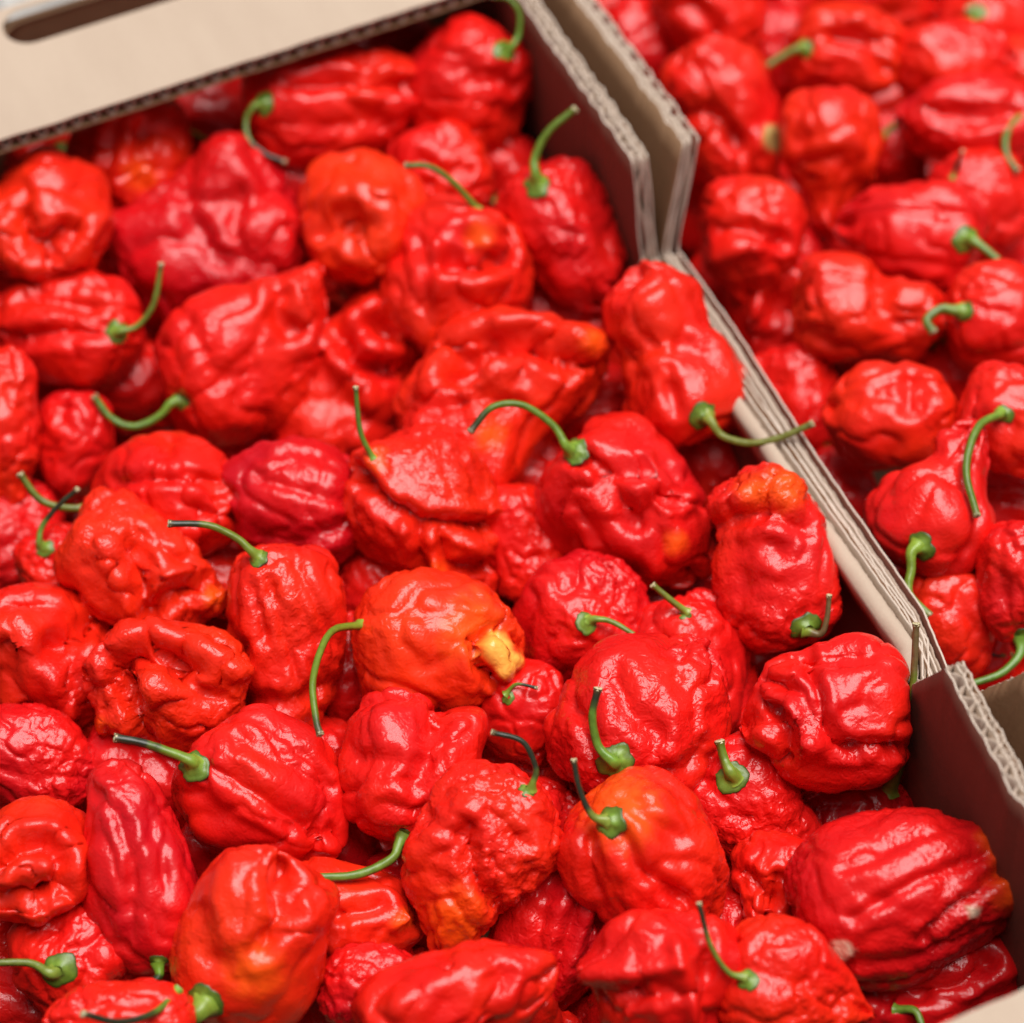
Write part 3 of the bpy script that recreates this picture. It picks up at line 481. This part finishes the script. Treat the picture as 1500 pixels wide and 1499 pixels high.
def wedge():
    global disc
    for gy in range(1490, 0, -38):
        for gx in range(5, 1500, 38):
            x, y = gx+rf.uniform(-14, 14), gy+rf.uniform(-14, 14)
            p3 = at_z(x, y, -.03)
            if XL+.025 < p3[0] < -.028 and -.225 < p3[1] < .20: box = 'L'
            elif .045 < p3[0] < .31 and -.28 < p3[1] < .24: box = 'R'
            else: continue
            if covered(x, y, .98): continue
            Wp = rf.uniform(115, 150)
            P(wedged_label(x, y, box), x, y, Wp*rf.uniform(1.0, 1.3), Wp, rf.uniform(0, 360), rf.uniform(-20, 20), 2, rf.uniform(-.3, .25), ['bell', 'ball', 'lantern', 'scorp'][rf.randint(4)], box=box, res=.6, wr=rf.uniform(1.5, 3.5), cr=.08)
            q = PEPS[-1]; settle(q)
            for c, r_ in spheres(q, q['depth']):
                v = c-EYE; zd = float(np.dot(v, fw)); disc = np.vstack([disc, [750+FPX*np.dot(v, rt)/zd, 749.5+FPX*np.dot(v, dn)/zd, r_*FPX/zd*.90]])
def wedged_label(px, py, box): return buried_label(px, py, box).replace('buried red pepper', 'small red pepper wedged')
def buried(x0, x1, y0, y1, box):
    for j, y in enumerate(np.arange(y0, y1, .036)):
        for i, x in enumerate(np.arange(x0, x1, .040)):
            p3 = np.array([x+(j % 2)*.020+rf.uniform(-.006, .006), y+rf.uniform(-.006, .006), -.067+rf.uniform(-.008, .008)])
            v = p3-EYE; zd = float(np.dot(v, fw)); px, py = 750+FPX*np.dot(v, rt)/zd, 749.5+FPX*np.dot(v, dn)/zd
            Wp = rf.uniform(195, 230); ang = rf.uniform(0, 360); hue = rf.uniform(-.35, .1)
            if not (-70 < px < 1570 and -70 < py < 1570): continue
            sx = np.concatenate([[px]]+[px+np.cos(ga)*Wp*.5*k for k in (.5, .9)]); sy = np.concatenate([[py]]+[py+np.sin(ga)*Wp*.5*k for k in (.5, .9)])
            cov = (np.hypot(sx[:, None]-disc[None, :, 0], sy[:, None]-disc[None, :, 1]) < disc[None, :, 2]).any(1)
            if (~cov).sum() < 3: continue
            P(buried_label(px, py, box), px, py, Wp*1.1, Wp, ang, 0, 9, hue, 'bell', box=box, res=.6, wr=3.2, cr=.08)
            PEPS[-1]['depth'] = zd; PEPS[-1]['buried'] = True
wedge()
buried(XL+.03, -.015, -.26, .26, 'L'); buried(.052, .30, -.26, .26, 'R')

def seg_dist(XY, pts):
    best = None
    for (x1, y1), (x2, y2) in zip(pts[:-1], pts[1:]):
        dx, dy = x2-x1, y2-y1; l2 = dx*dx+dy*dy+1e-9
        u = np.clip(((XY[..., 0]-x1)*dx+(XY[..., 1]-y1)*dy)/l2, 0, 1)
        dd = np.hypot(XY[..., 0]-x1-u*dx, XY[..., 1]-y1-u*dy)
        best = dd if best is None else np.minimum(best, dd)
    return best
SGN = 1.0
def grid_normals(V):
    dj = np.roll(V, -1, 1)-np.roll(V, 1, 1); di = np.gradient(V, axis=0)
    N = SGN*np.cross(dj, di); l = np.linalg.norm(N, axis=-1, keepdims=True)
    N = N/np.maximum(l, 1e-9)
    N[0] = N[1].mean(0); N[-1] = N[-2].mean(0)
    N /= np.maximum(np.linalg.norm(N, axis=-1, keepdims=True), 1e-9)
    return N
def smooth(x, a, b):
    u = np.clip((x-a)/(b-a), 0, 1); return u*u*(3-2*u)

def flesh(q, k):
    """vertices in photo-scaled units, camera-aligned axes, about the pepper's centre"""
    nu, nv = int(92*q['res']), int(132*q['res'])
    r = np.random.RandomState(1000+k); L, W = q['L'], q['W']; so = r.uniform(0, 90, 3)
    pr = cr_spline(PROF[q['sh']], nu); pr[:, 1] = np.maximum(pr[:, 1], 0); pr[0, 1] = pr[-1, 1] = 0
    a = pr[:, 0][:, None]; rad = pr[:, 1][:, None]
    th = np.linspace(0, 2*np.pi, nv, endpoint=False)[None, :]
    arc = np.linspace(0, 1, nu)[:, None]
    cyl = np.stack([np.cos(th)+0*a, np.sin(th)+0*a, a*1.6+0*th], -1)
    thw = th + 0.28*perlin(cyl*1.1+so) + q['tw']*arc*1.6
    ph0 = r.uniform(0, 2*np.pi); n = q['n']
    g = (1-np.abs(np.sin(n*thw/2+ph0)))**2.2
    wgt = smooth(arc, .03, .2)
    R = rad*(1-.8*q['gd']*g*wgt*(0.75+0.6*perlin(cyl*0.8+so+7)))
    R = R*(1+0.07*np.sin(thw*1+ph0*2)*arc)
    # uneven ends: some lobes reach further than others
    A = (a-.5)*L*(1+0.10*smooth(arc, .5, 1)*np.sin(n*thw+ph0+1.2))
    bx = q['bend']*L*((a-.5)**2*4-0.4)
    X = A; Yq = R*W*.5*np.sin(th)+bx; Z = R*W*.5*q['flat']*np.cos(th)
    e1, e2, e3 = frame_of(q)
    V = X[..., None]*e1 + Yq[..., None]*e2 + Z[..., None]*e3
    # grabs: pull a region sideways
    c2 = np.array([q['cx'], q['cy']])
    for (x0, y0, x1, y1, gw) in q['gr']:
        d = np.hypot(V[..., 0]-(x0-c2[0]), V[..., 1]-(y0-c2[1])); f = np.exp(-(d/gw)**2)
        V[..., 0] += (x1-x0)*f; V[..., 1] += (y1-y0)*f
    N = grid_normals(V)
    Q = V/W
    low = perlin(Q*2.1+so) ; mid = perlin(Q*4.6+so+13)
    Qw = Q+.10*np.stack([mid, perlin(Q*3.3+so+41), perlin(Q*3.3+so+47)], -1)
    crease = np.clip(1-np.abs(perlin(Qw*2.5+so+31))*4.2, 0, 1)**1.5
    disp = q['cr']*W*(1.15*low + 0.4*mid - 0.65*crease)
    V = V + N*(disp*smooth(arc, .0, .12))[..., None]
    N = grid_normals(V)
    front = smooth(-N[..., 2], -.25, .25)
    for s in q['st']:
        amp, sw, pts = s[0], s[1], s[2:]
        pts = [(x-c2[0], y-c2[1]) for x, y in pts]
        wob = np.stack([perlin(V/26+so), perlin(V/26+so+50)], -1)*sw*.55
        d = seg_dist(V[..., :2]+wob, pts)
        u = d/(sw*1.1)
        if amp < 0: prof = np.exp(-np.abs(u)**1.35*0.9) - 0.22*np.exp(-((u-2.1)/.8)**2)
        else: prof = np.exp(-u*u*.8)
        V = V + N*(amp*prof*front)[..., None]
    N = grid_normals(V)
    # wrinkles, 8 to 20 px wide, longer along one direction
    wr = q['wr']
    al = (V@e1)[..., None]; rest = V-al*e1
    Wc = (al*e1*(1/13.0) + rest/21.0) + 0.5*np.stack([perlin(V/34+so+3), perlin(V/34+so+17), perlin(V/34+so+23)], -1)
    w1 = 1-np.abs(perlin(Wc+so))*2.2
    w2 = perlin(V/9.5+so+61)
    patch = np.clip(0.75+0.9*perlin(Q*1.7+so+77), .15, 1.6)
    V = V + N*(patch*wr*(1.15*w1+0.7*w2)*smooth(arc, 0, .06))[..., None]
    # colour
    hue = q['hue'] + 0.36*perlin(Q*1.6+so+5) + 0.12*mid
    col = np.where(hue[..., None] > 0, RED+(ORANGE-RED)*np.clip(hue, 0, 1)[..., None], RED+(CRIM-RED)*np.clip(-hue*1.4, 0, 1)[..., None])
    for s in q['sp']:
        x, y, sr = s[:3]; cc = np.array(s[3] if len(s) > 3 else C_OR)
        jit = 0.5*perlin(V/18+so+90)
        d = np.hypot(V[..., 0]-(x-c2[0]), V[..., 1]-(y-c2[1]))/sr + jit*.5
        hard = .75 if sr < 16 or len(s) > 3 else .2
        f = (1-smooth(d, hard, 1.15))*smooth(-N[..., 2], -.3, .1)
        col = col + (cc-col)*f[..., None]
    col = np.concatenate([col, np.ones(col.shape[:2]+(1,))], -1)
    rel = np.full((nu, nv), np.clip(0.14+0.125*wr, .1, .85))*np.clip(patch, .4, 1.3)
    return V, N, col, rel

GREEN = np.array([0.125, 0.205, 0.02]); GREEN2 = np.array([0.17, 0.28, 0.035]); DARK = np.array([0.022, 0.026, 0.012]); BROWN = np.array([0.14, 0.09, 0.035]); CUT = np.array([0.55, 0.47, 0.27])
def to_world(Vp, s): return (Vp[..., 0:1]*rt + Vp[..., 1:2]*dn + Vp[..., 2:3]*fw)*s

def add_stem(q, k, V, N, parent, s):
    S_ = q['stem']; r = np.random.RandomState(5000+k)
    c2 = np.array([q['cx'], q['cy']]); pts = np.array(S_['p'], float)-c2
    flat = V.reshape(-1, 3); nf = N.reshape(-1, 3)
    d = np.hypot(flat[:, 0]-pts[0, 0], flat[:, 1]-pts[0, 1])
    if S_['c'] > 0:
        near = np.where(d < max(7, d.min()+2))[0]; i = near[np.argmin(flat[near, 2])]
    else:
        i = np.argmin(d+np.where(flat[:, 2] > 0, 6, 0))
    zb = flat[i, 2]; nb = nf[i]
    seg = np.r_[0, np.cumsum(np.hypot(*np.diff(pts, axis=0).T))]
    z = zb - S_['lift']*110*(1-np.exp(-seg/110.0))
    P3 = np.concatenate([pts, z[:, None]], 1)
    wdt = S_['w']*.93; tone = np.array([r.uniform(.8, 1.35), r.uniform(.82, 1.12), r.uniform(.7, 1.3)])
    P3[0] = [pts[0, 0], pts[0, 1], zb] ; P3[0] -= nb*3
    out = nb if S_['c'] > 0 else (P3[1]-P3[0])/np.linalg.norm(P3[1]-P3[0])
    ins = P3[0]+out*max(10, S_['c']*.75)
    dirn = P3[1]-P3[0]
    if S_['c'] > 0 and np.linalg.norm(dirn) > 30: P3 = np.vstack([P3[:1], (ins*0.6+(P3[0]+dirn/np.linalg.norm(dirn)*18)*0.4)[None], P3[1:]])
    n = 44; C = cr_spline(P3, n); T = np.gradient(C, axis=0); T /= np.linalg.norm(T, axis=1)[:, None]
    up = np.array([0.2, 0.1, -1.0]); m = 14
    tt = np.linspace(0, 1, n); leng = np.linalg.norm(np.diff(C, axis=0), axis=1).sum(); dist = tt*leng
    fl = max(S_['c'], wdt)
    rad = wdt*.5*(1.0-0.18*tt) + fl*.34*np.exp(-dist/(fl*.42)) + wdt*.12*np.exp(-((1-tt)*leng/5)**2)
    th = np.linspace(0, 2*np.pi, m, endpoint=False)
    B = np.cross(T, up); B /= np.linalg.norm(B, axis=1)[:, None]; U = np.cross(B, T)
    rib = 1+0.07*np.cos(5*th+r.uniform(0, 6))[None, :] + 0.10*perlin(np.stack([np.cos(th)[None, :]+0*tt[:, None], np.sin(th)[None, :]+0*tt[:, None], dist[:, None]/14+0*th[None, :]], -1)+k)
    SV = C[:, None, :] + (B[:, None, :]*np.cos(th)[None, :, None] + U[:, None, :]*np.sin(th)[None, :, None])*(rad[:, None]*rib)[..., None]
    base = tone*GREEN*(1-tt[:, None]*.2)+GREEN2*np.exp(-dist/20)[:, None]*.5
    dk = smooth(tt+0.10*perlin(np.stack([tt*9, tt*0+k, tt*0], 1)), S_['d']-.12, S_['d']+.1)[:, None]
    dc = BROWN if S_['col'] == 'brown' else DARK
    col = base*(1-dk)+dc*dk
    br = smooth(tt, .93, 1)[:, None]*.7; col = col*(1-br)+BROWN*br
    col = np.repeat(col[:, None, :], m, 1)*(1+0.25*perlin(SV/9+k))[..., None]
    col = np.concatenate([np.clip(col, .005, 1), np.ones(col.shape[:2]+(1,))], -1)
    so = mesh_obj('stem', to_world(SV, s).reshape(-1, 3), grid_faces(n, m, True), STEM, parent, attrs={'skin': ('FLOAT_COLOR', col)})
    # torn pale end
    e = C[-1]; rr = rad[-1]*.93; V2 = []; nr_ = 4
    for q_, (f, hgt) in enumerate(((1.02, -3), (1.0, 0.8), (.6, 1.2), (.12, -1.0))):
        jj = r.uniform(-1.3, 1.3, m) if q_ in (1, 2) else np.zeros(m)
        V2.append(e+T[-1]*(hgt+jj)[:, None] + (B[-1]*np.cos(th)[:, None]+U[-1]*np.sin(th)[:, None])*rr*f)
    V2 = np.array(V2); cc = np.ones((nr_, m, 4)); cc[..., :3] = CUT; cc[3, :, :3] = BROWN
    mesh_obj('cut_end', to_world(V2, s).reshape(-1, 3), grid_faces(nr_, m, True), STEM, so, attrs={'skin': ('FLOAT_COLOR', cc)})
    # calyx: little green collar with a lobed rim pressed on the shoulder
    if S_['c'] > 5:
        R0 = S_['c']*.86; ax = nb*.85+T[4]*.25; ax /= np.linalg.norm(ax); o0 = flat[i]
        b1 = np.cross(ax, [0.3, 1, 0.2]); b1 /= np.linalg.norm(b1); b2 = np.cross(ax, b1); m2 = 30; t2 = np.linspace(0, 2*np.pi, m2, endpoint=False)
        ragged = perlin(np.stack([np.cos(t2)*3+k, np.sin(t2)*3, t2*0+.5], 1))
        lob = 1+0.05*np.cos(5*t2+r.uniform(0, 6))+0.09*np.cos(2*t2+r.uniform(0, 6))+0.16*ragged
        close = np.argsort(np.linalg.norm(flat-o0, axis=1))[:700]; cv, cn = flat[close], nf[close]
        V3, c3 = [], []
        for f, hgt, cc in ((1.0, -.10, DARK*1.4), (1.06, .03, DARK*1.8), (1.0, .09, GREEN*.55), (.84, .11, GREEN*.9), (.66, .15, GREEN), (.5, .19, GREEN*.6+GREEN2*.5), (.40, .27, GREEN2*.9), (.33, .38, GREEN2*.8)):
            pt = o0+(b1*np.cos(t2)[:, None]+b2*np.sin(t2)[:, None])*(R0*f*(1+(lob-1)*min(1, f*1.2)))[:, None]
            D2 = ((pt[:, None, :]-cv[None])**2).sum(-1); wq = np.exp(-D2/60.0)+1e-9; wq /= wq.sum(1, keepdims=True)
            hh = (((wq[..., None]*cv[None]).sum(1)-o0)@ax)
            if f < .6: hh = hh*0+hh.mean()*.5
            V3.append(pt+ax*(hh+hgt*R0)[:, None]); c3.append(np.repeat(cc[None], m2, 0))
        V3 = np.array(V3); c3 = np.array(c3)*(1+.35*perlin(V3/10+k*3))[..., None]; c3 = np.concatenate([np.clip(c3, .004, 1), np.ones(c3.shape[:2]+(1,))], -1)
        mesh_obj('calyx', to_world(V3, s).reshape(-1, 3), grid_faces(8, m2, True), STEM, parent, attrs={'skin': ('FLOAT_COLOR', c3)})

for k, q in enumerate(PEPS):
    V, N, col, rel = flesh(q, k)
    dep = q['depth']; s = dep/FPX
    v = fw + rt*(q['cx']-750)/FPX + dn*(q['cy']-749.5)/FPX
    c = EYE+v*dep
    attrs = {'skin': ('FLOAT_COLOR', col), 'relief': ('FLOAT', rel)}
    if q.get('buried'): grp = 'peppers buried in the %s box' % ('left' if q['box'] == 'L' else 'right')
    else: grp = 'peppers in the left box' if q['box'] == 'L' else 'peppers in the right box'
    F = grid_faces(V.shape[0], V.shape[1], True)
    Wd = to_world(V, s).reshape(-1, 3)
    if q['stem']:
        root = empty('chili_pepper', c, q['label'], 'pepper', grp)
        mesh_obj('flesh', Wd, F, PEP, root, attrs=attrs)
        add_stem(q, k, V, N, root, s)
    else:
        o = mesh_obj('chili_pepper', Wd, F, PEP, None, attrs=attrs, loc=c)
        o['label'] = q['label']; o['category'] = 'pepper'; o['group'] = grp
sc.render.engine = 'CYCLES'
sc.cycles.use_denoising = True
sc.cycles.max_bounces = 5; sc.cycles.diffuse_bounces = 3; sc.cycles.glossy_bounces = 3; sc.cycles.transmission_bounces = 0
sc.cycles.caustics_reflective = False; sc.cycles.caustics_refractive = False
